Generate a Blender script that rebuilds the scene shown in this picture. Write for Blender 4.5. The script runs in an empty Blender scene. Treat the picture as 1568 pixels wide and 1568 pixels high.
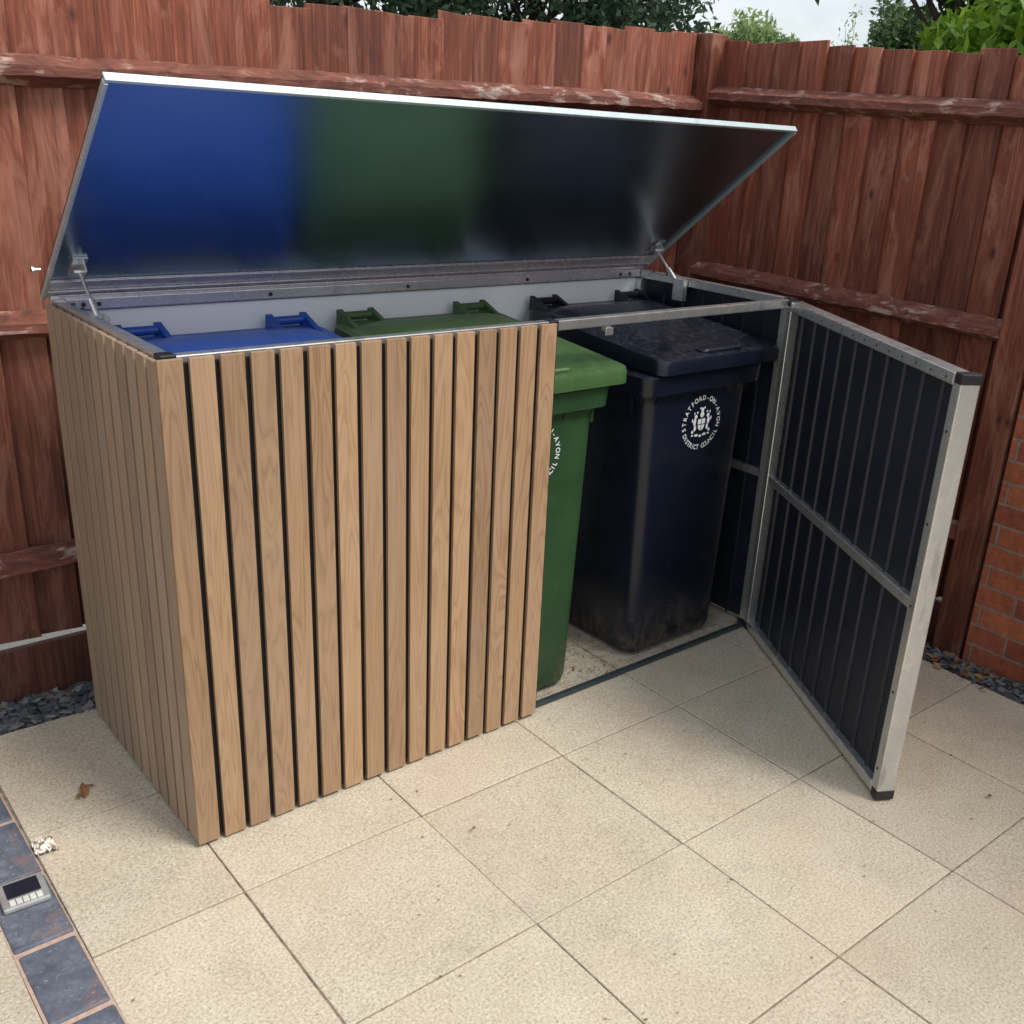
import bpy, math, random
import numpy as np
from mathutils import Vector, Matrix, Euler, noise
random.seed(7); np.random.seed(7)
scene=bpy.context.scene
rad=math.radians

# ---------------------------------------------------------------- materials
def nmat(name):
    m=bpy.data.materials.new(name); m.use_nodes=True
    nt=m.node_tree; b=nt.nodes['Principled BSDF']
    return m,nt,b
def ramp(nt,fac,stops):
    r=nt.nodes.new('ShaderNodeValToRGB'); e=r.color_ramp.elements
    while len(e)<len(stops): e.new(0.5)
    for i,(p,c) in enumerate(stops):
        e[i].position=p
        e[i].color=(c[0],c[1],c[2],1) if hasattr(c,'__len__') else (c,c,c,1)
    nt.links.new(fac,r.inputs[0]); return r.outputs[0]
def pos(nt,scale=(1,1,1)):
    g=nt.nodes.new('ShaderNodeNewGeometry'); m=nt.nodes.new('ShaderNodeMapping')
    m.inputs['Scale'].default_value=scale
    nt.links.new(g.outputs['Position'],m.inputs['Vector']); return m.outputs[0]
def noisen(nt,vec,scale,detail=4,rough=.55,dist=0):
    n=nt.nodes.new('ShaderNodeTexNoise'); n.inputs['Scale'].default_value=scale
    n.inputs['Detail'].default_value=detail; n.inputs['Roughness'].default_value=rough
    n.inputs['Distortion'].default_value=dist
    nt.links.new(vec,n.inputs['Vector']); return n.outputs['Fac']
def mix(nt,fac,a,b,mode='MIX'):
    m=nt.nodes.new('ShaderNodeMix'); m.data_type='RGBA'; m.blend_type=mode
    for s,v in ((m.inputs[0],fac),(m.inputs[6],a),(m.inputs[7],b)):
        if isinstance(v,bpy.types.NodeSocket): nt.links.new(v,s)
        elif hasattr(v,'__len__'): s.default_value=(v[0],v[1],v[2],1)
        else: s.default_value=v
    return m.outputs[2]
def math_(nt,op,a,b=None):
    m=nt.nodes.new('ShaderNodeMath'); m.operation=op
    for i,v in enumerate((a,b)):
        if v is None: continue
        if isinstance(v,bpy.types.NodeSocket): nt.links.new(v,m.inputs[i])
        else: m.inputs[i].default_value=v
    return m.outputs[0]
def bump(nt,b,h,strength=.3,dist=.002):
    n=nt.nodes.new('ShaderNodeBump'); n.inputs['Strength'].default_value=strength
    n.inputs['Distance'].default_value=dist
    nt.links.new(h,n.inputs['Height']); nt.links.new(n.outputs[0],b.inputs['Normal'])
def attr(nt,name='rnd'):
    a=nt.nodes.new('ShaderNodeAttribute'); a.attribute_name=name; return a.outputs['Fac']
def offs(nt,vec,r,k=(31,17,53)):
    v=nt.nodes.new('ShaderNodeVectorMath'); v.operation='MULTIPLY_ADD'
    c=nt.nodes.new('ShaderNodeCombineXYZ')
    for i in range(3): nt.links.new(r,c.inputs[i])
    nt.links.new(c.outputs[0],v.inputs[0]); v.inputs[1].default_value=k; nt.links.new(vec,v.inputs[2])
    return v.outputs[0]
def setc(nt,b,c):
    if isinstance(c,bpy.types.NodeSocket): nt.links.new(c,b.inputs['Base Color'])
    else: b.inputs['Base Color'].default_value=(c[0],c[1],c[2],1)

def mat_oak(name='oak_composite',k=1.0,shade_grey=0.0):
    m,nt,b=nmat(name); r=attr(nt)
    v=offs(nt,pos(nt,(1,1,.09)),r)
    n1=noisen(nt,v,13,2,.5,1.4)
    w=math_(nt,'FRACT',math_(nt,'MULTIPLY',n1,11.0))
    w=math_(nt,'ABSOLUTE',math_(nt,'SUBTRACT',w,.5))
    fine=noisen(nt,offs(nt,pos(nt,(1,1,.03)),r),420,2,.6)
    c=ramp(nt,w,[(0,(.31,.18,.095)),(.20,(.42,.265,.15)),(.5,(.475,.31,.18))])
    c=mix(nt,math_(nt,'MULTIPLY',fine,.6),c,(.25,.145,.075))
    big=noisen(nt,offs(nt,pos(nt,(1,1,.5)),r),3,2)
    c=mix(nt,ramp(nt,big,[(.35,0.0),(.7,.4)]),c,(.50,.36,.24))
    c=mix(nt,1.0,c,ramp(nt,r,[(0,(.74,.73,.72)),(.5,(.95,.95,.95)),(1,(1.12,1.10,1.06))]),'MULTIPLY')
    if shade_grey: c=mix(nt,shade_grey,c,(.24,.21,.18))  # dull mix that paints shade into the slat colour
    setc(nt,b,c); b.inputs['Roughness'].default_value=.55
    bump(nt,b,fine,.25,.001); return m
def mat_fence():
    m,nt,b=nmat('stained_fence_wood'); r=attr(nt)
    v=offs(nt,pos(nt,(1,1,.07)),r)
    n1=noisen(nt,v,22,4,.6,2.0); n2=noisen(nt,offs(nt,pos(nt,(1,1,.02)),r),170,3,.7)
    c=ramp(nt,n1,[(.25,(.12,.030,.015)),(.48,(.255,.068,.034)),(.62,(.325,.100,.054)),(.8,(.38,.145,.085))])
    c=mix(nt,ramp(nt,n2,[(.38,.0),(.68,.75)]),c,(.085,.022,.012))
    f=noisen(nt,offs(nt,pos(nt,(1,1,.25)),r),9,4,.75,.8)
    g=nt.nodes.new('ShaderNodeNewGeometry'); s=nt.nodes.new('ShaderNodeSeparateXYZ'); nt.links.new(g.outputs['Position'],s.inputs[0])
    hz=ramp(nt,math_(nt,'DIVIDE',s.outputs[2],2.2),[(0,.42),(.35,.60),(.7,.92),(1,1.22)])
    c=mix(nt,ramp(nt,f,[(.50,0.0),(.60,.35),(.75,.75)]),c,(.48,.22,.15))
    c=mix(nt,ramp(nt,f,[(.30,.55),(.42,0.0)]),c,(.10,.033,.022))
    vo=nt.nodes.new('ShaderNodeTexVoronoi'); vo.inputs['Scale'].default_value=5
    nt.links.new(offs(nt,pos(nt,(1.5,1.5,.8)),r),vo.inputs['Vector'])
    c=mix(nt,ramp(nt,vo.outputs['Distance'],[(.04,.9),(.07,.5),(.12,0.0)]),c,(.05,.014,.009))
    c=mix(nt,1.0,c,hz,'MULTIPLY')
    c=mix(nt,1.0,c,ramp(nt,r,[(0,.68),(1,1.2)]),'MULTIPLY')
    setc(nt,b,c); b.inputs['Roughness'].default_value=.7
    bump(nt,b,math_(nt,'ADD',n1,n2),.5,.003); return m
def mat_rail():
    m,nt,b=nmat('weathered_rail_wood'); r=attr(nt)
    n1=noisen(nt,offs(nt,pos(nt,(.25,.25,1)),r),45,5,.7,.8)
    n2=noisen(nt,pos(nt,(1,1,1)),9,3,.6)
    c=ramp(nt,n1,[(.3,(.08,.027,.019)),(.55,(.20,.068,.045)),(.75,(.30,.14,.105))])
    c=mix(nt,ramp(nt,math_(nt,'MULTIPLY',n1,n2),[(.29,0.0),(.38,.75)]),c,(.46,.37,.32))
    setc(nt,b,c); b.inputs['Roughness'].default_value=.85; bump(nt,b,n1,.7,.005); return m
def mat_galv(name='galvanised_steel',base=(.74,.75,.75),rough=.28,metal=.85,spots=.35):
    m,nt,b=nmat(name)
    n=noisen(nt,pos(nt),26,3,.6)
    c=mix(nt,ramp(nt,n,[(.3,0.0),(.75,.5)]),base,tuple(x*.68 for x in base))
    n3=noisen(nt,pos(nt,(1,1,.25)),15,3,.7); c=mix(nt,ramp(nt,n3,[(.58,0.0),(.68,spots)]),c,(.88,.88,.87))
    c=mix(nt,ramp(nt,n3,[(.30,.4),(.40,0.0)]),c,(.25,.25,.25))
    setc(nt,b,c); b.inputs['Metallic'].default_value=metal
    nt.links.new(ramp(nt,n,[(.2,rough-.08),(.8,rough+.12)]),b.inputs['Roughness']); return m
def mat_plain(name,c,rough=.5,metal=0,var=.25,scale=20,bs=0):
    m,nt,b=nmat(name); n=noisen(nt,pos(nt),scale,4,.65)
    k=mix(nt,1.0,c,ramp(nt,n,[(.25,1-var),(.75,1+var*.6)]),'MULTIPLY')
    setc(nt,b,k); b.inputs['Metallic'].default_value=metal
    nt.links.new(ramp(nt,n,[(.2,max(rough-.07,.02)),(.8,rough+.07)]),b.inputs['Roughness'])
    if bs: bump(nt,b,n,bs,.002)
    return m
def mat_bin(name,c,rough=.38):
    m,nt,b=nmat(name); n=noisen(nt,pos(nt),7,5,.7)
    g=nt.nodes.new('ShaderNodeNewGeometry'); s=nt.nodes.new('ShaderNodeSeparateXYZ'); nt.links.new(g.outputs['Position'],s.inputs[0])
    k=mix(nt,1.0,c,ramp(nt,n,[(.25,.85),(.75,1.12)]),'MULTIPLY')
    low=math_(nt,'MULTIPLY',ramp(nt,s.outputs[2],[(.03,.9),(.22,0.0)]),ramp(nt,noisen(nt,pos(nt,(1,1,.6)),18,5,.8),[(.46,0.0),(.7,.7)]))
    k=mix(nt,low,k,(.18,.14,.10))
    n5=noisen(nt,pos(nt,(1,1,.2)),55,4,.75)
    k=mix(nt,ramp(nt,n5,[(.64,0.0),(.8,.2)]),k,(.35,.35,.33))
    sn=nt.nodes.new('ShaderNodeSeparateXYZ'); nt.links.new(g.outputs['Normal'],sn.inputs[0])
    up=math_(nt,'MULTIPLY',ramp(nt,sn.outputs[2],[(.4,0.0),(.95,1.0)]),ramp(nt,noisen(nt,pos(nt),45,5,.8),[(.48,.0),(.74,.16)]))
    k=mix(nt,up,k,(.35,.33,.29))
    setc(nt,b,k); nt.links.new(ramp(nt,n,[(.2,rough-.08),(.8,rough+.14)]),b.inputs['Roughness'])
    fine=noisen(nt,pos(nt),450,1,.5); bump(nt,b,fine,.08,.001); return m
def mat_slab():
    m,nt,b=nmat('textured_concrete_slab'); r=attr(nt)
    n=noisen(nt,offs(nt,pos(nt),r,(7,5,3)),5,4,.65)
    c=ramp(nt,n,[(.3,(.50,.435,.325)),(.55,(.55,.485,.37)),(.75,(.59,.525,.41))])
    sp=noisen(nt,pos(nt),135,3,.75); sp2=noisen(nt,pos(nt),60,3,.8); sp3=noisen(nt,offs(nt,pos(nt),r),190,2,.6)
    c=mix(nt,ramp(nt,sp,[(.38,.6),(.48,0.0)]),c,(.27,.22,.16))
    c=mix(nt,ramp(nt,sp,[(.54,0.0),(.64,.6)]),c,(.74,.68,.57))
    c=mix(nt,ramp(nt,sp3,[(.60,0.0),(.68,.5)]),c,(.36,.29,.21))
    c=mix(nt,ramp(nt,sp2,[(.675,0.0),(.70,.9)]),c,(.07,.06,.045))
    c=mix(nt,ramp(nt,noisen(nt,pos(nt),2.1,3,.5),[(.5,0.0),(.75,.30)]),c,(.60,.43,.33))
    c=mix(nt,1.0,c,ramp(nt,noisen(nt,pos(nt),1.3,4,.6),[(.3,.93),(.7,1.04)]),'MULTIPLY')
    c=mix(nt,1.0,c,ramp(nt,noisen(nt,pos(nt),7,4,.7),[(.34,.93),(.48,1.0)]),'MULTIPLY')
    c=mix(nt,1.0,c,ramp(nt,r,[(0,.92),(1,1.04)]),'MULTIPLY')
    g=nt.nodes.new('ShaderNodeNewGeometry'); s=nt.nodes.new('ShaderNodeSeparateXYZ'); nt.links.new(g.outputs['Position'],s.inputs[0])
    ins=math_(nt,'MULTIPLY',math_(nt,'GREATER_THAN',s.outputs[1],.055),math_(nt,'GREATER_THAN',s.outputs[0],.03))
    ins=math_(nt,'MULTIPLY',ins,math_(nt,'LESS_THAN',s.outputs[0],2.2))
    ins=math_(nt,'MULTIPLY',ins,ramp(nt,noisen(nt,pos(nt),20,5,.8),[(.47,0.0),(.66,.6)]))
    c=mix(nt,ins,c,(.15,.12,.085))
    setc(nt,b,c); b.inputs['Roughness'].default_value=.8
    bump(nt,b,sp,.5,.003); return m
def mat_bricks():
    m,nt,b=nmat('red_brickwork')
    g=nt.nodes.new('ShaderNodeNewGeometry'); s=nt.nodes.new('ShaderNodeSeparateXYZ'); nt.links.new(g.outputs['Position'],s.inputs[0])
    cb=nt.nodes.new('ShaderNodeCombineXYZ')
    nt.links.new(math_(nt,'ADD',s.outputs[1],s.outputs[0]),cb.inputs[0]); nt.links.new(s.outputs[2],cb.inputs[1])
    br=nt.nodes.new('ShaderNodeTexBrick'); nt.links.new(cb.outputs[0],br.inputs['Vector'])
    br.inputs['Scale'].default_value=1; br.inputs['Brick Width'].default_value=.235; br.inputs['Row Height'].default_value=.078
    br.inputs['Mortar Size'].default_value=.006; br.inputs['Mortar Smooth'].default_value=.2
    br.inputs['Color1'].default_value=(.42,.13,.06,1); br.inputs['Color2'].default_value=(.26,.07,.04,1); br.inputs['Mortar'].default_value=(.26,.19,.15,1)
    n=noisen(nt,pos(nt),35,5,.7)
    c=mix(nt,1.0,br.outputs['Color'],ramp(nt,n,[(.25,.6),(.75,1.3)]),'MULTIPLY')
    setc(nt,b,c); b.inputs['Roughness'].default_value=.85
    h=math_(nt,'SUBTRACT',math_(nt,'MULTIPLY',n,.3),br.outputs['Fac']); bump(nt,b,h,.8,.006); return m
def mat_bluebrick():
    m,nt,b=nmat('blue_engineering_brick'); r=attr(nt); n=noisen(nt,offs(nt,pos(nt),r),16,5,.75)
    c=ramp(nt,n,[(.3,(.06,.07,.095)),(.55,(.115,.13,.165)),(.75,(.20,.21,.24))])
    c=mix(nt,ramp(nt,noisen(nt,offs(nt,pos(nt),r),9,3,.5),[(.58,0.0),(.72,.6)]),c,(.26,.14,.11))
    c=mix(nt,ramp(nt,noisen(nt,pos(nt),120,2,.6),[(.62,0.0),(.72,.5)]),c,(.35,.33,.30))
    setc(nt,b,c); b.inputs['Roughness'].default_value=.6; bump(nt,b,n,.5,.004); return m
def mat_leaf(name,c1,c2,tr=.35):
    m,nt,b=nmat(name); r=attr(nt)
    c=ramp(nt,r,[(0,c1),(1,c2)])
    setc(nt,b,c); b.inputs['Roughness'].default_value=.5
    if tr>0:
        t=nt.nodes.new('ShaderNodeBsdfTranslucent'); nt.links.new(c,t.inputs[0])
        ms=nt.nodes.new('ShaderNodeMixShader'); ms.inputs[0].default_value=tr
        nt.links.new(b.outputs[0],ms.inputs[1]); nt.links.new(t.outputs[0],ms.inputs[2])
        nt.links.new(ms.outputs[0],nt.nodes['Material Output'].inputs[0])
    return m
def mat_slate():
    m,nt,b=nmat('slate_chip'); r=attr(nt)
    c=ramp(nt,r,[(0,(.045,.05,.06)),(.6,(.11,.12,.135)),(.9,(.19,.20,.21)),(1,(.21,.14,.11))])
    setc(nt,b,c); b.inputs['Roughness'].default_value=.6; return m

OAK=mat_oak(); OAK_SHADED=mat_oak('oak_composite_shaded',1,.42); FEN=mat_fence(); RAIL=mat_rail(); GAL=mat_galv(); GALD=mat_galv('zinc_strip',(.68,.65,.69),.24,.55,.1)  # side slats get an oak copy with shade put into its colour
SLAB=mat_slab(); BRK=mat_bricks(); BLU=mat_bluebrick(); SLT=mat_slate()
DARK=mat_plain('anthracite_sheet',(.010,.013,.024),.45,0,.3,12)
BACKB=mat_plain('black_backing',(.004,.004,.005),.9)
CAP=mat_plain('black_plastic_cap',(.015,.015,.017),.45)
WHITE=mat_plain('white_coated_sheet',(.90,.93,.96),.35,0,.04,4)
LIDTOP=mat_plain('anthracite_lid_top',(.03,.035,.042),.4,.2)
GROUT=mat_plain('sandy_joint',(.27,.22,.16),.95,0,.9,30,.4)
MORT=mat_plain('pink_mortar',(.48,.34,.27),.95,0,.3,60,.4)
SOIL=mat_plain('soil_and_grass',(.06,.065,.03),.95,0,.5,3,.4)
PALE=mat_plain('pale_ground',(.50,.47,.40),.95,0,.3,60,.4)
RUB=mat_plain('dark_threshold',(.05,.07,.075),.4,.3)
BINB=mat_bin('black_bin_plastic',(.007,.010,.021),.28)
BING=mat_bin('green_bin_plastic',(.024,.064,.024),.42)
BINGL=mat_bin('green_lid_plastic',(.048,.108,.034),.42)
BINU=mat_bin('blue_bin_plastic',(.012,.075,.38),.36)
PRINT=mat_plain('white_print',(.78,.80,.81),.5,0,.2,200)
BARK=mat_plain('bark',(.07,.05,.035),.9,0,.5,12,.6)
LIDU,nt,b=nmat('anthracite_lid_gloss')
n=noisen(nt,pos(nt,(.5,1,1)),2.0,3,.6)
setc(nt,b,ramp(nt,n,[(.3,(.26,.34,.43)),(.7,(.35,.44,.53))])); b.inputs['Metallic'].default_value=1.0
nt.links.new(ramp(nt,n,[(.3,.24),(.7,.31)]),b.inputs['Roughness'])
LRIM=mat_galv('lid_rim_steel',(.55,.64,.65),.3,.6,.2)

# ---------------------------------------------------------------- mesh builder
class MB:
    def __init__(s): s.v=[];s.f=[];s.r=[]
    def box(s,a,b,M=None,r=None):
        if r is None: r=random.random()
        x0,y0,z0=a;x1,y1,z1=b
        P=[(x0,y0,z0),(x1,y0,z0),(x1,y1,z0),(x0,y1,z0),(x0,y0,z1),(x1,y0,z1),(x1,y1,z1),(x0,y1,z1)]
        s.raw(P,[(0,3,2,1),(4,5,6,7),(0,1,5,4),(1,2,6,5),(2,3,7,6),(3,0,4,7)],M,r)
    def raw(s,P,F,M=None,r=0.5):
        o=len(s.v)
        for p in P:
            s.v.append(tuple(M@Vector(p)) if M is not None else tuple(p))
        for f in F: s.f.append(tuple(i+o for i in f)); s.r.append(r)
    def cyl(s,p,q,r0,r1=None,n=14,rr=.5):
        p=Vector(p);q=Vector(q); r1=r0 if r1 is None else r1
        d=(q-p).normalized(); a=d.orthogonal().normalized(); b=d.cross(a)
        P=[];F=[]
        for c,rd in ((p,r0),(q,r1)):
            for i in range(n):
                t=2*math.pi*i/n; P.append(c+a*math.cos(t)*rd+b*math.sin(t)*rd)
        for i in range(n):
            j=(i+1)%n; F.append((i,j,n+j,n+i))
        F.append(tuple(range(n))[::-1]); F.append(tuple(range(n,2*n)))
        s.raw(P,F,None,rr)
    def loft(s,rings,cap=True,rr=.5):
        n=len(rings[0]);P=[p for R_ in rings for p in R_];F=[]
        for k in range(len(rings)-1):
            for i in range(n):
                j=(i+1)%n; F.append((k*n+i,k*n+j,(k+1)*n+j,(k+1)*n+i))
        if cap:
            F.append(tuple(range(n))[::-1]); F.append(tuple((len(rings)-1)*n+i for i in range(n)))
        s.raw(P,F,None,rr)
    def build(s,name,mat,parent=None,bevel=0,smooth=False,seg=2):
        me=bpy.data.meshes.new(name); me.from_pydata(s.v,[],s.f)
        at=me.attributes.new('rnd','FLOAT','FACE'); at.data.foreach_set('value',s.r)
        me.materials.append(mat); me.update()
        ob=bpy.data.objects.new(name,me); scene.collection.objects.link(ob)
        if bevel:
            bm=ob.modifiers.new('bevel','BEVEL'); bm.width=bevel; bm.segments=seg; bm.limit_method='ANGLE'; bm.angle_limit=rad(35)
        if smooth:
            me.polygons.foreach_set('use_smooth',[True]*len(me.polygons))
        if parent: ob.parent=parent
        return ob
def empty(name):
    e=bpy.data.objects.new(name,None); scene.collection.objects.link(e); return e

# ---------------------------------------------------------------- bin store
W,D,H=2.215,0.79,1.25
S=empty('bin_storage_shed')
mb=MB(); pf=1.11/16
for i in range(16):
    x=i*pf+random.uniform(-.0006,.0006); mb.box((x,random.uniform(0,.0008),.010+random.uniform(-.003,.003)),(x+.0550,.012,1.248))
mb.build('closed_door_slats',OAK,S,.0012)
mb=MB(); ps=(D-.014)/12
for i in range(12):
    y=.0135+i*ps; mb.box((0,y,.012),(.012,y+ps-.014,1.243))
    mb.box((W-.009,y,.012),(W+.003,y+ps-.014,1.243))
mb.build('side_slats',OAK_SHADED,S,.0012)
mb=MB()
mb.box((.0125,.0125,.02),(1.108,.026,1.235)); mb.box((.0125,.027,.02),(.024,D,1.236)); mb.box((W-.022,.03,.02),(W-.0095,D,1.236))
mb.build('black_backing_sheets',BACKB,S)
mb=MB(); mb.box((.03,D-.012,.03),(W-.03,D-.006,1.218)); mb.build('back_inner_panel',WHITE,S)
mb=MB(); mb.box((.01,D-.004,.02),(W-.01,D+.006,1.235)); mb.build('back_outer_panel',DARK,S)
mb=MB(); t=.03
x0,x1=.026,W-.024
for (a,b_) in (((x0,.03,.0),(x0+t,.03+t,1.22)),((x0,D-.045,0),(x0+t,D-.015,1.22)),((x1-t,.03,0),(x1,.03+t,1.22)),((x1-t,D-.045,0),(x1,D-.015,1.22))): mb.box(a,b_)
mb.box((x0-.008,.028,1.221),(x1+.008,.058,1.2495))
mb.box((x0-.008,.060,1.221),(x0+.022,D-.02,1.2515))
mb.box((x1-.022,.060,1.221),(x1+.008,D-.02,1.2515))
mb.box((x0,D-.045,.01),(x1,D-.015,.035))
mb.box((x0+.002,.062,.6),(x0+.02,D-.047,.63)); mb.box((x1-.02,.062,.6),(x1-.002,D-.047,.63))
mb.build('steel_frame',GAL,S,.003)
mb=MB()
mb.box((x0+.024,D-.030,1.225),(x1-.024,D-.0125,1.2535))
mb.box((x0-.01,D-.012,1.219),(x1+.01,D+.008,1.262))
mb.build('rear_hinge_rail',GALD,S,.002)
mb=MB()
for x in (.09,.13,.62,1.1,1.6,2.06,2.11): mb.cyl((x,D-.0298,1.238),(x,D-.033,1.238),.006,n=10)
for x in (.045,W-.045):
    for y in (.62,.69): mb.cyl((x,y,1.252),(x,y,1.255),.005,n=10)
mb.build('rail_rivets',CAP,S)
def ribs(mb,L,z0,z1,M,pitch=.100,depth=.007,g=.014):
    pts=[];u=0
    while u<L-1e-6:
        for du,n in ((0,0),(pitch-g-.006,0),(pitch-g-.002,depth),(pitch-.006,depth),(pitch-.002,-.002)):
            if u+du<=L: pts.append((u+du,n))
        u+=pitch
    P=[];F=[]
    for (a,n) in pts: P+= [(a,n,z0),(a,n,z1)]
    for i in range(len(pts)-1): F.append((2*i,2*i+2,2*i+3,2*i+1))
    mb.raw(P,F,M)
mb=MB()
ribs(mb,D-.1,.02,1.225,Matrix.Translation((x1-.002,.055,0))@Matrix.Rotation(rad(90),4,'Z'))
ribs(mb,D-.1,.02,1.225,Matrix.Translation((x0-.001,.745,0))@Matrix.Rotation(rad(-90),4,'Z'))
mb.build('side_inner_sheets',DARK,S)
mb=MB()
mb.box((1.078,.027,.012),(1.105,.052,1.219))
mb.build('closed_door_stile',GAL,S,.002)
mb=MB(); mb.box((.03,.030,.0035),(W-.03,.050,.016)); mb.build('threshold_bar',RUB,S,.002)
mb=MB()
mb.box((x0-.012,.024,1.219),(x0+.026,.06,1.2535)); mb.box((x1-.026,.024,1.219),(x1+.012,.06,1.2535))
mb.box((1.090,.022,1.215),(1.122,.062,1.2525))
mb.box((x1-.034,.026,.0),(x1+.004,.064,.03)); mb.build('corner_caps',CAP,S,.004)
mb=MB(); mb.box((1.310,.03,1.206),(1.330,.050,1.2205)); mb.box((1.306,.026,1.194),(1.336,.028,1.216)); mb.build('latch_catch',GAL,S,.001)

# open door
hx,hy=W-.008,0.008
Md=Matrix.Translation((hx,hy,0))@Matrix.Rotation(rad(60),4,'Z')
wd=1.108
mb=MB()
F0,F1=.020,.054
st=.036
mb.box((-st,F0,.014),(0,F1,1.245),Md); mb.box((-wd-.001,.0,.014),(-wd+st,F1,1.245),Md)
mb.box((-wd+st,F0,.014),(-st,F1,.045),Md); mb.box((-wd+st,.0,1.214),(-.002,F1,1.2452),Md)
mb.box((-wd+st,F0+.006,.60),(-st,F1-.003,.630),Md)
mb.build('open_door_frame',GAL,S,.003)
mb=MB()
for i in range(14):
    u=-wd+.07+i*.075; mb.cyl(Md@Vector((u,.0545,1.229)),Md@Vector((u,.0556,1.229)),.003,n=8)
for z in (.10,.35,.615,.85,1.10): mb.cyl(Md@Vector((-wd+.02,.0545,z)),Md@Vector((-wd+.02,.0556,z)),.004,n=8)
mb.build('frame_screws',CAP,S)
mb=MB(); ribs(mb,wd-2*st+.02,.03,1.23,Md@Matrix.Translation((-wd+st-.01,.030,0)))
mb.build('open_door_inner_sheet',DARK,S)
mb=MB()
for i in range(10):
    u=-wd+st-.01+.100*(i+1)-.017
    for z in [.08+.062*k for k in range(19)]:
        if abs(z-.615)>.03: mb.box((u-.001,.0372,z),(u+.001,.0385,z+.022),Md)
mb.build('sheet_seam_beads',mat_plain('seam_bead',(.06,.07,.09),.3,.4),S)
mb=MB()
for i in range(16):
    x=-wd+i*pf; mb.box((x if i else x+.042,-.001,.012),(x+.0550,.011,1.2125),Md)
mb.build('open_door_slats',OAK,S,.0012)
mb=MB(); mb.box((-wd+.042,.0115,.02),(-.004,.0195,1.2125),Md); mb.build('open_door_backing',BACKB,S)
mb=MB()
for z0,z1 in ((.005,.036),(1.222,1.2505)): mb.box((-wd-.003,-.002,z0),(-wd+.030,F1+.002,z1),Md)
for z0,z1 in ((.005,.030),(1.228,1.2505)): mb.box((-.034,F0-.002,z0),(.002,F1+.002,z1),Md)
mb.build('open_door_caps',CAP,S,.004)
mb=MB()
for z in (.15,.62,1.08): mb.cyl((hx+.004,hy+.03,z),(hx+.004,hy+.03,z+.09),.008,n=12)
mb.build('door_hinges',GAL,S)

# lid
a=.6844; L=.840
hinge=Vector((0,D+.004,1.256))
Ml=Matrix.Translation(hinge)@Matrix(((1,0,0,0),(0,-math.cos(a),math.sin(a),0),(0,math.sin(a),math.cos(a),0),(0,0,0,1)))
LX0,LX1=-.004,W+.008
mb=MB(); mb.box((LX0+.010,.085,.001),(LX1-.010,L-.007,.005),Ml); mb.build('lid_underside_sheet',LIDU,S)
mb=MB(); mb.box((LX0,0,.006),(LX1,L,.012),Ml); mb.build('lid_top_sheet',LIDTOP,S,.002)
mb=MB()
mb.box((LX0,L-.006,-.007),(LX1,L+.003,.0125),Ml)
mb.box((LX0-.001,.0,-.010),(LX0+.008,L-.007,.0055),Ml)
mb.box((LX1-.008,.0,-.010),(LX1+.001,L-.007,.0055),Ml)
mb.build('lid_rim',LRIM,S,.0015)
mb=MB(); mb.box((LX0+.0095,.0,-.001),(LX1-.0095,.083,.0055),Ml)
mb.box((LX0+.0095,.030,-.007),(LX1-.0095,.036,-.0015),Ml); mb.box((LX0+.0095,.078,-.006),(LX1-.0095,.084,-.0015),Ml)
mb.build('lid_hinge_strip',GALD,S,.001)
mb=MB()
for x in (.062,W-.062):
    A=Ml@Vector((x,.15,-.018)); B=Vector((x,.53,1.215))
    mid=A.lerp(B,.5)
    mb.cyl(A,mid,.0045,n=10); mb.cyl(mid,B,.0085,n=12)
    mb.box((x-.012,.505,1.17),(x-.009,.555,1.249)); mb.box((x+.009,.505,1.17),(x+.012,.555,1.249))
    mb.box((x-.018,.11,-.006),(x+.018,.19,.0005),Ml); mb.box((x+.008,.125,-.033),(x+.011,.175,-.006),Ml)
    mb.cyl(Ml@Vector((x-.014,.15,-.018)),Ml@Vector((x+.014,.15,-.018)),.006,n=10)
    mb.cyl((x-.015,.53,1.215),(x+.015,.53,1.215),.006,n=10)
mb.build('gas_struts',GAL,S)
mb=MB(); mb.cyl((-.022,D-.01,1.33),(0.0,D-.01,1.33),.005,n=8); mb.cyl((-.022,D-.01,1.33),(-.016,D-.01,1.33),.010,n=8); mb.build('hinge_bolt',GAL,S)

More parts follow.
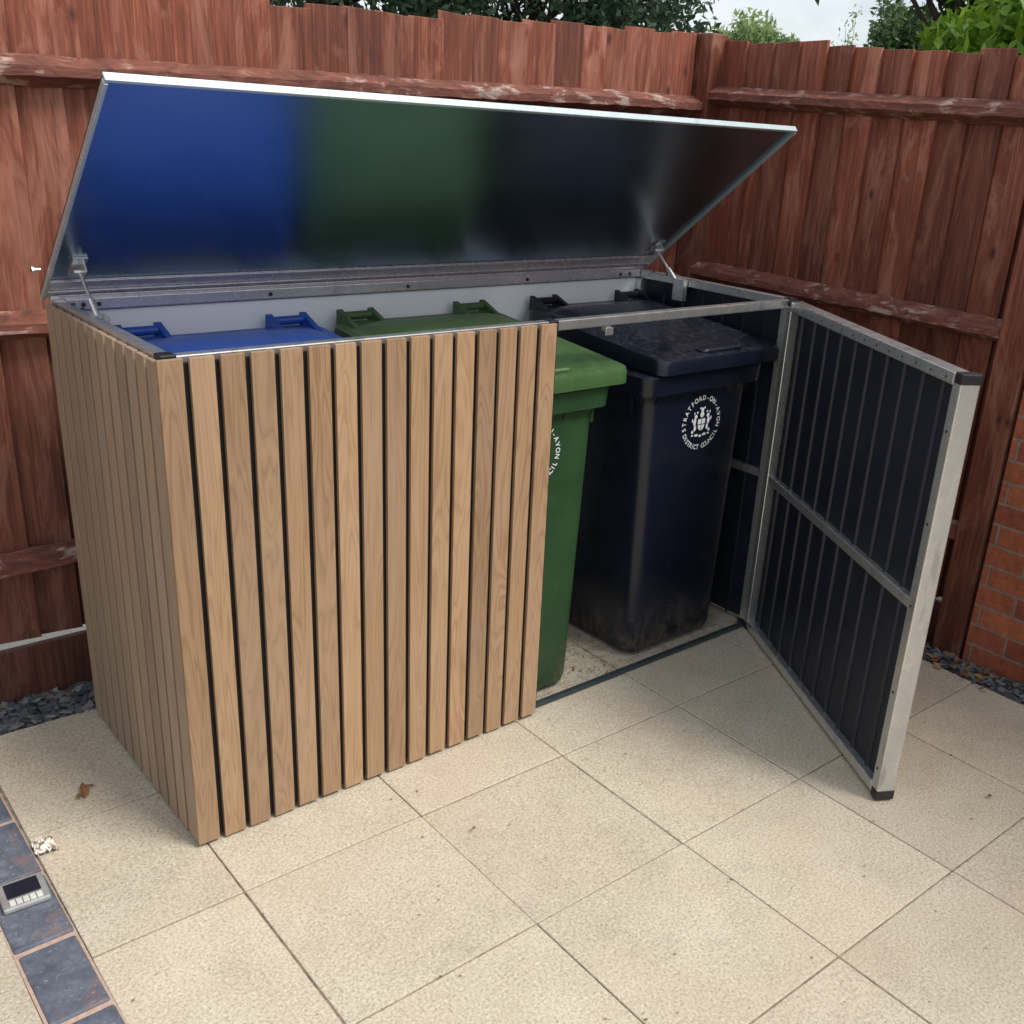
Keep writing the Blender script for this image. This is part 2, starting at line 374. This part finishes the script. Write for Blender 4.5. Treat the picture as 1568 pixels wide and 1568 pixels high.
# ---------------------------------------------------------------- wheelie bins
def rrect(cx,cy,w,d,r,z,n=6,tilt=0,y0=0):
    P=[]
    for (sx,sy,a0) in ((1,1,0),(-1,1,90),(-1,-1,180),(1,-1,270)):
        for i in range(n+1):
            t=rad(a0+90*i/n)
            x=cx+sx*(w/2-r)+r*math.cos(t); y=cy+sy*(d/2-r)+r*math.sin(t)
            P.append((x,y,z+tilt*(y-y0)))
    return P
def wheelie_bin(cx,mat,lidmat,logo=True,dy=0,bdx=-.02,lw=.64):
    E=empty('wheelie_bin')
    bx=cx+bdx; k0=lw/.64
    mb=MB()
    rings=[]
    def ring(z,w,fy,by,r): rings.append(rrect(bx,(fy+by)/2+dy,w,by-fy,r,z))
    ring(.012,.40,.085,.55,.04); ring(.020,.435,.068,.56,.045); ring(.05,.445,.060,.57,.05)
    for k in range(1,9):
        q=k/8; ring(.05+.88*q,.445+.055*q,.060-.010*q,.57+.06*q,.05)
    ring(.94,.50,.050,.635,.05); ring(.965,.53,.040,.655,.045); ring(.97,.575,.026,.665,.045); ring(1.03,.585,.022,.675,.045); ring(1.035,.57,.032,.665,.04)
    mb.loft(rings)
    o=mb.build('body',mat,E,smooth=True); es=o.modifiers.new('es','EDGE_SPLIT'); es.split_angle=rad(38)
    mb=MB()
    for i in range(9):
        x=bx-.22+i*.055; mb.box((x-.0015,.038+dy,.945),(x+.0015,.06+dy,.972))
    mb.box((bx+.27,.10+dy,.90),(bx+.283,.60+dy,.971)); mb.box((bx-.283,.10+dy,.90),(bx-.27,.60+dy,.971))
    mb.build('collar_ribs',mat,E)
    mb=MB(); tl=.085; rings=[]
    def lr(z,w,fy,by,r): rings.append(rrect(cx,(fy+by)/2+dy,w*k0,by-fy,r,z,tilt=tl*max(0,(z-1.03)/.06) if z<1.09 else tl,y0=.03))
    lr(1.036,.615,.012,.69,.035); lr(1.040,.64,.002,.70,.04); lr(1.075,.64,.002,.70,.04); lr(1.085,.636,.006,.697,.04); lr(1.0905,.61,.025,.685,.05)
    lr(1.0901,.56,.055,.65,.05); lr(1.0925,.53,.07,.64,.05); lr(1.104,.50,.085,.62,.06); lr(1.109,.44,.12,.58,.07); lr(1.112,.2,.25,.45,.06)
    mb.loft(rings)
    o=mb.build('lid',lidmat,E,smooth=True); es=o.modifiers.new('es','EDGE_SPLIT'); es.split_angle=rad(30)
    mb=MB()
    mb.loft([rrect(cx-.0,.045+dy,.20,.05,.02,z) for z in (1.080,1.100)]+[rrect(cx,.045+dy,.18,.04,.018,1.106)])
    for sx in (-1,1):
        for off in (.275,.165):
            x=cx+sx*off*k0
            P=[(x-.009,.58+dy,1.135),(x+.009,.58+dy,1.135),(x+.013,.715+dy,1.13),(x-.013,.715+dy,1.13),
               (x-.006,.675+dy,1.168),(x+.006,.675+dy,1.168),(x+.011,.715+dy,1.182),(x-.011,.715+dy,1.182)]
            mb.raw(P,[(0,3,2,1),(4,5,6,7),(0,1,5,4),(1,2,6,5),(2,3,7,6),(3,0,4,7)])
        mb.cyl((cx+sx*.16*k0,.700+dy,1.163),(cx+sx*.285*k0,.700+dy,1.163),.013)
    mb.build('lid_lugs',lidmat,E,.003)
    mb=MB()
    for sx in (-1,1): mb.box((bx+sx*.2-.02,.60+dy,.98),(bx+sx*.2+.02,.71+dy,1.09))
    mb.cyl((bx-.24,.70+dy,1.06),(bx+.24,.70+dy,1.06),.015)
    mb.build('rear_handle',mat,E,.004)
    mb=MB()
    for sx in (-1,1):
        mb.cyl((bx+sx*.205,.62+dy,.105),(bx+sx*.255,.62+dy,.105),.103,n=32)
        mb.cyl((bx+sx*.200,.62+dy,.105),(bx+sx*.26,.62+dy,.105),.045,n=20)
    mb.cyl((bx-.2,.62+dy,.105),(bx+.2,.62+dy,.105),.012)
    mb.build('wheels',CAP,E,.004)
    if logo:
        mb=MB(); z0=.848; R0=.078
        yf=lambda z:(.060-.010*(z-.05)/.88)+dy-.002
        lx=bx+.014
        def put(P,F): mb.raw([(lx+p[0],yf(z0+p[1]),z0+p[1]) for p in P],F)
        def letter(ch,ang,r,flip):
            cu=bpy.data.curves.new('t','FONT'); cu.body=ch; cu.size=.0235; cu.align_x='CENTER'; cu.offset=.0005
            ob=bpy.data.objects.new('t',cu); scene.collection.objects.link(ob)
            dg=bpy.context.evaluated_depsgraph_get(); me=bpy.data.meshes.new_from_object(ob.evaluated_get(dg))
            P=[];c,s=math.cos(ang),math.sin(ang)
            for v in me.vertices:
                x,y=v.co.x*.92,v.co.y
                if not flip: u=(r+y); X=u*s+x*c; Y=u*c-x*s
                else: u=(r+.017-y); X=u*s+x*c; Y=-u*c+x*s
                P.append((X,Y))
            F=[tuple(p.vertices) for p in me.polygons]; put(P,F)
            bpy.data.objects.remove(ob); bpy.data.meshes.remove(me)
        t1='STRATFORD-ON-AVON'; t2='DISTRICT COUNCIL'
        for i,ch in enumerate(t1):
            if ch!=' ': letter(ch,rad(-102+204*i/(len(t1)-1)),R0,False)
        for i,ch in enumerate(t2):
            if ch!=' ': letter(ch,rad(-62+124*i/(len(t2)-1)),R0,True)
        def poly(pts): put(pts,[tuple(range(len(pts)))])
        def disc(x,y,r,n=10,ax=1): poly([(x+r*math.cos(2*math.pi*i/n),y+r*ax*math.sin(2*math.pi*i/n)) for i in range(n)])
        for sx in (-1,1):
            q=[(.0015,.012),(.018,.012),(.018,-.006),(.0015,-.006)]; poly([(sx*p,y) for p,y in q][::sx])
            q=[(.0015,-.009),(.017,-.009),(.013,-.022),(.0015,-.030)]; poly([(sx*p,y) for p,y in q][::sx])
            disc(sx*.030,.022,.0075); disc(sx*.034,.004,.007,12,1.9); disc(sx*.030,-.018,.006,10,1.8); disc(sx*.041,-.030,.006,8); disc(sx*.046,.010,.003,8,2.5)
            disc(sx*.024,.036,.004,8); disc(sx*.038,.034,.003,6,1.7)
            disc(sx*.02,-.044,.010,8,.5); disc(sx*.04,-.043,.006,8,.6)
        disc(0,.027,.010,12); disc(0,.043,.007,8,1.3); disc(-.010,.050,.004,8); disc(.010,.050,.004,8); disc(0,-.048,.008,8,.6)
        mb.build('printed_crest',PRINT,E)
    return E
wheelie_bin(.44,BINU,BINU,False,.032)
wheelie_bin(1.115,BING,BINGL,True,.030)
wheelie_bin(1.880,BINB,BINB,True,.034,-.055,.61)

# ---------------------------------------------------------------- fences
def fence_boards(mb,L,M,z0,ztf,pitch=.125,seed=1):
    rnd=random.Random(seed); u=0
    while u<L:
        w=pitch*rnd.uniform(.90,1.08); h=ztf(u)+rnd.uniform(-.010,.010); dh=rnd.uniform(-.005,.005)
        lean=rnd.uniform(-.003,.003)
        y0=.010+rnd.uniform(-.002,.002)
        P=[(u-.012,y0+.012,z0),(u+w,y0-.006,z0),(u+w,y0+.010,z0),(u-.012,y0+.017,z0),
           (u-.012+lean,y0+.012,h-dh),(u+w+lean,y0-.006,h+dh),(u+w+lean,y0+.010,h+dh),(u-.012+lean,y0+.017,h-dh)]
        mb.raw(P,[(0,3,2,1),(4,5,6,7),(0,1,5,4),(1,2,6,5),(2,3,7,6),(3,0,4,7)],M,rnd.random())
        u+=w
def arris(mb,L,M,z,h=.078,d=.055,u0=0,sag=0,seed=3):
    rnd=random.Random(seed); n=int(L/.025); rings=[]
    for i in range(n+1):
        u=u0+L*i/n; k=noise.noise(Vector((u*1.7,seed,0)))*.006; zz=z+sag*i/n+k
        e=[noise.noise(Vector((u*22,seed+j*3.3,z)))*.004 for j in range(4)]
        rings.append([tuple(M@Vector(p)) for p in ((u,.004,zz-h/2+e[0]),(u,-d+e[1],zz-.014+e[2]),(u,-d+e[1],zz+.012+e[3]),(u,.004,zz+h/2+e[3]))])
    mb.loft(rings,True,rnd.random())
FB=empty('back_garden_fence')
M0=Matrix.Translation((-3.0,1.0,0))
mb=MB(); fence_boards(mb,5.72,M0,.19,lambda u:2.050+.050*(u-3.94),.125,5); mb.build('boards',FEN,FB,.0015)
mb=MB()
arris(mb,5.64,M0,1.735,sag=.13,seed=1); arris(mb,5.64,M0,1.15,seed=2); arris(mb,5.64,M0,.45,seed=4)
mb.build('rails',RAIL,FB)
mb=MB(); mb.box((-3,.992,-.03),(2.66,1.02,.172)); mb.build('gravel_board',FEN,FB,.003)
mb=MB(); mb.box((2.635,.93,-.03),(2.735,1.03,2.135)); mb.box((-1.0,.965,-.03),(-.91,1.05,1.9)); mb.build('posts',FEN,FB,.005)
FR=empty('side_garden_fence')
M1=Matrix.Translation((2.70,.93,0))@Matrix.Rotation(rad(-90),4,'Z')
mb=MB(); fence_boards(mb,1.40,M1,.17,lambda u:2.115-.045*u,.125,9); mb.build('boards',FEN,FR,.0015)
mb=MB(); arris(mb,1.42,M1,1.905,seed=6,sag=-.03,d=.06); arris(mb,1.42,M1,1.21,seed=7,sag=-.02,d=.06); arris(mb,1.42,M1,.45,seed=8)
mb.build('rails',RAIL,FR)
mb=MB(); mb.box((2.69,-.5,-.03),(2.715,.9,.16)); mb.build('gravel_board',FEN,FR,.003)
mb=MB(); mb.box((2.64,-.60,-.03),(2.73,-.49,2.1)); mb.build('post',FEN,FR,.005)

mb=MB(); mb.box((2.64,-7,-.05),(2.90,-.615,2.6)); mb.build('brick_wall',BRK,None,.004)
DP=MB(); DP.cyl((2.585,-.93,0),(2.585,-.93,2.5),.034,n=20); DP.cyl((2.585,-.93,.0),(2.585,-.93,.09),.042,n=20)
DP.build('drain_pipe',CAP,None)

# ---------------------------------------------------------------- ground
mb=MB(); mb.raw([(-300,-300,-.06),(300,-300,-.06),(300,300,-.06),(-300,300,-.06)],[(0,1,2,3)]); mb.build('ground',SOIL)
mb=MB(); mb.raw([(-6,1.06,-.05),(2.6,1.06,-.05),(2.6,3.2,-.05),(-6,3.2,-.05)],[(0,1,2,3)]); mb.build('added_pale_ground',PALE)  # pale ground added behind the fence to brighten the gap below its boards
mb=MB(); s=.5; ox,oy,ph=.0227,-.2097,-.0083; g=.0018
Mp=Matrix.Translation((ox,oy,0))@Matrix.Rotation(ph,4,'Z')
def slab(x0,x1,y0,y1):
    dz=random.uniform(-.0015,.0015); jx=random.uniform(-.001,.001)
    mb.box((x0+g+jx,y0+g,-.04),(x1-g+jx,y1-g,dz),Mp)
ycuts=[-6.0+.5*i for i in range(0,15)]+[1.035]
for i in range(-1,5):
    for k in range(len(ycuts)-1):
        x0_,x1_=i*s,(i+1)*s
        if i==-1: x0_=-.352
        slab(x0_,x1_,ycuts[k],ycuts[k+1])
for i in range(-9,-0):
    for k in range(len(ycuts)-1):
        x1_=-.482+(i+1)*s
        if ycuts[k]+.2<1.0: slab(x1_-s,x1_,ycuts[k]+.2,ycuts[k+1]+.2 if k<len(ycuts)-2 else 1.035)
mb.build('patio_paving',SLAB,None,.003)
mb=MB(); mb.raw([(-5,-6.5,-.004),(2.53,-6.5,-.004),(2.53,.825,-.004),(-5,.825,-.004)],[(0,1,2,3)]); mb.build('paving_joints',GROUT)
mb=MB(); y=-6.03
while y<.80:
    mb.box((-.455+random.uniform(-.002,.002),y,-.04),(-.333+random.uniform(-.002,.002),min(y+.232,.82),.004+random.uniform(-.001,.002))); y+=.247
mb.build('brick_edging',BLU,None,.006)
mb=MB(); mb.raw([(-.460,-6.3,-.001),(-.329,-6.3,-.001),(-.329,.822,-.001),(-.460,.822,-.001)],[(0,1,2,3)]); mb.build('edging_mortar',MORT)
mb=MB()
def chips(n,x0,x1,y0,y1,z=-.012):
    for _ in range(n):
        c=Vector((random.uniform(x0,x1),random.uniform(y0,y1),z+random.uniform(0,.02)))
        M=Matrix.Translation(c)@Euler((random.uniform(-.5,.5),random.uniform(-.5,.5),random.uniform(0,6.28))).to_matrix().to_4x4()
        a_,c_,t=random.uniform(.008,.028),random.uniform(.006,.017),random.uniform(.002,.005)
        k=random.uniform(.4,1)
        P=[(-a_,-c_*k,-t),(a_*k,-c_,-t),(a_,c_*k,-t),(-a_*k,c_,-t),(-a_,-c_*k,t),(a_*k,-c_,t),(a_,c_*k,t),(-a_*k,c_,t)]
        mb.raw(P,[(0,3,2,1),(4,5,6,7),(0,1,5,4),(1,2,6,5),(2,3,7,6),(3,0,4,7)],M,random.random())
chips(3400,-1.6,2.65,.83,.99); chips(1500,2.53,2.64,-1.8,.9)
mb.build('slate_chippings',SLT)
LV=mat_leaf('dry_leaf',(.16,.07,.03),(.38,.20,.08),.15)
def leaf(mb,c,sz,up=.3):
    M=Matrix.Translation(c)@Euler((random.uniform(-up,up),random.uniform(-up,up),random.uniform(0,6.28))).to_matrix().to_4x4()
    P=[(0,-1,0),(.35,-.45,.14),(.45,.1,.2),(.28,.6,.12),(0,1,0),(-.28,.6,.16),(-.45,.1,.22),(-.35,-.45,.1),(0,0,0)]
    P=[(p[0]*sz,p[1]*sz,p[2]*sz) for p in P]
    mb.raw(P,[(8,i,(i+1)%8) for i in range(8)],M,random.random())
mb=MB()
for _ in range(50): leaf(mb,(random.uniform(2.48,2.62),random.uniform(-.80,-.35),.014),random.uniform(.012,.026),.6)
for _ in range(180):
    x=random.uniform(-.3,2.4);y=random.uniform(-2,-.05); leaf(mb,(x,y,.004),random.uniform(.0015,.005))
for _ in range(120): leaf(mb,(random.uniform(1.15,1.75),random.uniform(.07,.30),.004),random.uniform(.002,.007))
for (lx_,ly_,sz) in ((-.155,.40,.030),(-.170,.383,.020),(-.135,.412,.018),(1.9,-1.12,.012),(1.95,-1.30,.016),(.6,-.35,.008),(1.0,-.9,.007)): leaf(mb,(lx_,ly_,.010),sz,.7)
mb.build('fallen_leaves',LV)
mb=MB(); P=[];F=[];n=13
for i in range(n):
    for j in range(n):
        u,v=i/(n-1)-.5,j/(n-1)-.5; z=.012+.020*noise.noise(Vector((u*8,v*8,3)))+.012*(.5-u*u*4)
        P.append((-.302+u*.05+.004*noise.noise(Vector((u*9,v*9,9))),.225+v*.06,max(z,.003)))
for i in range(n-1):
    for j in range(n-1): F.append((i*n+j,(i+1)*n+j,(i+1)*n+j+1,i*n+j+1))
mb.raw(P,F)
m,nt,b=nmat('printed_wrapper'); setc(nt,b,ramp(nt,noisen(nt,pos(nt),55,2),[(.45,(.75,.72,.66)),(.55,(.8,.8,.78)),(.60,(.45,.15,.06)),(.66,(.12,.3,.10))])); b.inputs['Roughness'].default_value=.35
mb.build('crumpled_wrapper',m)
E=empty('solar_ground_light')
Ms=Matrix.Translation((-.390,.075,.006))@Matrix.Rotation(rad(-3),4,'Z')
mb=MB(); mb.box((-.050,-.050,0),(.050,.050,.014),Ms); mb.build('housing',mat_plain('brushed_housing',(.50,.50,.49),.35,.5),E,.004)
mb=MB(); mb.box((-.036,-.016,.0142),(.036,.038,.0165),Ms); mb.build('solar_panel',mat_plain('solar_cell',(.015,.018,.03),.15),E,.001)
mb=MB()
for i in range(5): mb.box((-.035+.0143*i,-.043,.0142),(-.0225+.0143*i,-.024,.0175),Ms)
mb.build('led_lenses',mat_plain('led_lens',(.65,.65,.6),.2),E,.001)

# ---------------------------------------------------------------- trees
def tree(name,base,crown,leafmat,nl,ls,seed,clumps=40,cs=.35,th=.12,droop=0,wid=.38):
    rnd=np.random.RandomState(seed); E=empty(name)
    cx,cy,cz,rx,ry,rz=crown
    tb=MB(); B=Vector(base); T=Vector((cx,cy,cz))
    pts_=[B.lerp(T,q)+Vector((rnd.uniform(-.08,.08),rnd.uniform(-.08,.08),0))*(1 if 0<q<1 else 0) for q in (0,.3,.6,.85,1)]
    for i in range(4): tb.cyl(pts_[i],pts_[i+1],th*(1-.2*i),th*(1-.2*(i+1)),n=10)
    C=[]
    for _ in range(clumps):
        d=rnd.normal(size=3); d/=np.linalg.norm(d); q=rnd.uniform(.25,1)**.6
        C.append(np.array([cx+d[0]*rx*q,cy+d[1]*ry*q,cz+d[2]*rz*q]))
    for c in C:
        s0=pts_[rnd.randint(2,5)]; mid=s0.lerp(Vector(c),.5)+Vector((0,0,.08))
        tb.cyl(s0,mid,th*.28,th*.16,n=6); tb.cyl(mid,c,th*.16,th*.05,n=6)
    tb.build('trunk_and_limbs',BARK,E)
    n=nl; ci=rnd.randint(0,len(C),n); Cc=np.array(C)[ci]
    br=rnd.uniform(0,.55,len(C))[ci]
    d=rnd.normal(size=(n,3)); d/=np.linalg.norm(d,axis=1)[:,None]
    q=rnd.uniform(0,1,n)**.45
    Pp=Cc+d*q[:,None]*cs*rnd.uniform(.6,1.4,len(C))[ci][:,None]
    A=rnd.normal(size=(n,3)); A[:,2]-=droop; A/=np.linalg.norm(A,axis=1)[:,None]
    Bv=np.cross(A,rnd.normal(size=(n,3))); Bv/=np.linalg.norm(Bv,axis=1)[:,None]
    sz=ls*rnd.uniform(.6,1.3,n)[:,None]
    V=np.stack([Pp-A*sz,Pp+Bv*sz*wid,Pp+A*sz,Pp-Bv*sz*wid],1).reshape(-1,3)
    F=np.arange(4*n).reshape(-1,4)
    me=bpy.data.meshes.new('foliage'); me.from_pydata(V.tolist(),[],F.tolist())
    at_=me.attributes.new('rnd','FLOAT','FACE'); at_.data.foreach_set('value',np.clip(br+rnd.uniform(0,.5,n),0,1).astype(np.float32))
    me.materials.append(leafmat); ob=bpy.data.objects.new('foliage',me); scene.collection.objects.link(ob); ob.parent=E
    return E
LD=mat_leaf('dark_foliage',(.035,.080,.045),(.12,.20,.11),.2)
LM=mat_leaf('mid_foliage',(.04,.085,.03),(.13,.21,.08),.3)
LB=mat_leaf('bright_foliage',(.08,.20,.015),(.36,.55,.05),.4)
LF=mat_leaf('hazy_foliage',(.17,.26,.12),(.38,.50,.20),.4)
def at(az,dist): return (-.756+dist*math.sin(rad(az)),-2.137+dist*math.cos(rad(az)))
x,y=at(38.9,9);  tree('conifer_tree',(x,y,0),(x,y,2.75,1.32,1.3,1.6),LD,32000,.045,1,80,.36,.06)
x,y=at(29,9.5);  tree('conifer_tree',(x,y,0),(x,y,2.9,1.7,1.5,1.7),LD,20000,.05,2,60,.42,.08)
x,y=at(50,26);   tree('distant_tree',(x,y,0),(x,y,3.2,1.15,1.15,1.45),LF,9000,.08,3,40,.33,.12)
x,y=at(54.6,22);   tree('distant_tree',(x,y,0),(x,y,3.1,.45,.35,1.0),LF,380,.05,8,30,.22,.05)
x,y=at(57.2,18);   tree('distant_tree',(x,y,0),(x,y,2.9,.65,.6,1.0),LM,6000,.06,4,36,.28,.10)
x,y=at(60.5,7.5);  tree('broadleaf_tree',(x,y,0),(x,y,3.40,1.50,1.3,1.05),LM,15000,.055,11,100,.22,.05,.8)
x,y=at(63.0,6.0);tree('bright_shrub',(x,y,0),(x,y,2.12,.48,.42,.60),LB,6500,.045,6,46,.19,.04,0,.42)

# ---------------------------------------------------------------- world, sun, camera
w=bpy.data.worlds.new('World'); scene.world=w; w.use_nodes=True; nt=w.node_tree
bg=nt.nodes['Background']; sky=nt.nodes.new('ShaderNodeTexSky'); sky.sky_type='NISHITA'; sky.sun_disc=False
sun_el,sun_az=rad(54),rad(150)
sky.sun_elevation=sun_el; sky.sun_rotation=sun_az; sky.dust_density=2.5
tc=nt.nodes.new('ShaderNodeTexCoord'); mp=nt.nodes.new('ShaderNodeMapping'); mp.inputs['Scale'].default_value=(1,1,2.5)
nt.links.new(tc.outputs['Generated'],mp.inputs['Vector'])
cl=noisen(nt,mp.outputs[0],3.2,6,.6)
c=mix(nt,ramp(nt,cl,[(.35,.45),(.6,.95)]),sky.outputs[0],(7.4,7.8,8.2))
nt.links.new(c,bg.inputs['Color']); bg.inputs['Strength'].default_value=.135
sd=bpy.data.lights.new('sun','SUN'); sd.energy=3.1; sd.angle=rad(24); sd.color=(1,.96,.9)
so=bpy.data.objects.new('sun',sd); scene.collection.objects.link(so)
dv=Vector((math.sin(sun_az)*math.cos(sun_el),math.cos(sun_az)*math.cos(sun_el),math.sin(sun_el)))
so.rotation_euler=dv.to_track_quat('Z','Y').to_euler()
cd=bpy.data.cameras.new('camera'); co=bpy.data.objects.new('camera',cd); scene.collection.objects.link(co)
co.location=(-.7557,-2.1366,1.75); co.rotation_euler=(1.1918,-.0591,-.7090)
cd.sensor_width=36; cd.lens=36*1567.985/1568; cd.shift_x=-(862.1555-784)/1568; cd.shift_y=(819.0319-784)/1568
cd.clip_start=.05; cd.clip_end=1000
scene.camera=co
scene.view_settings.view_transform='Standard'; scene.view_settings.look='None'; scene.view_settings.exposure=0
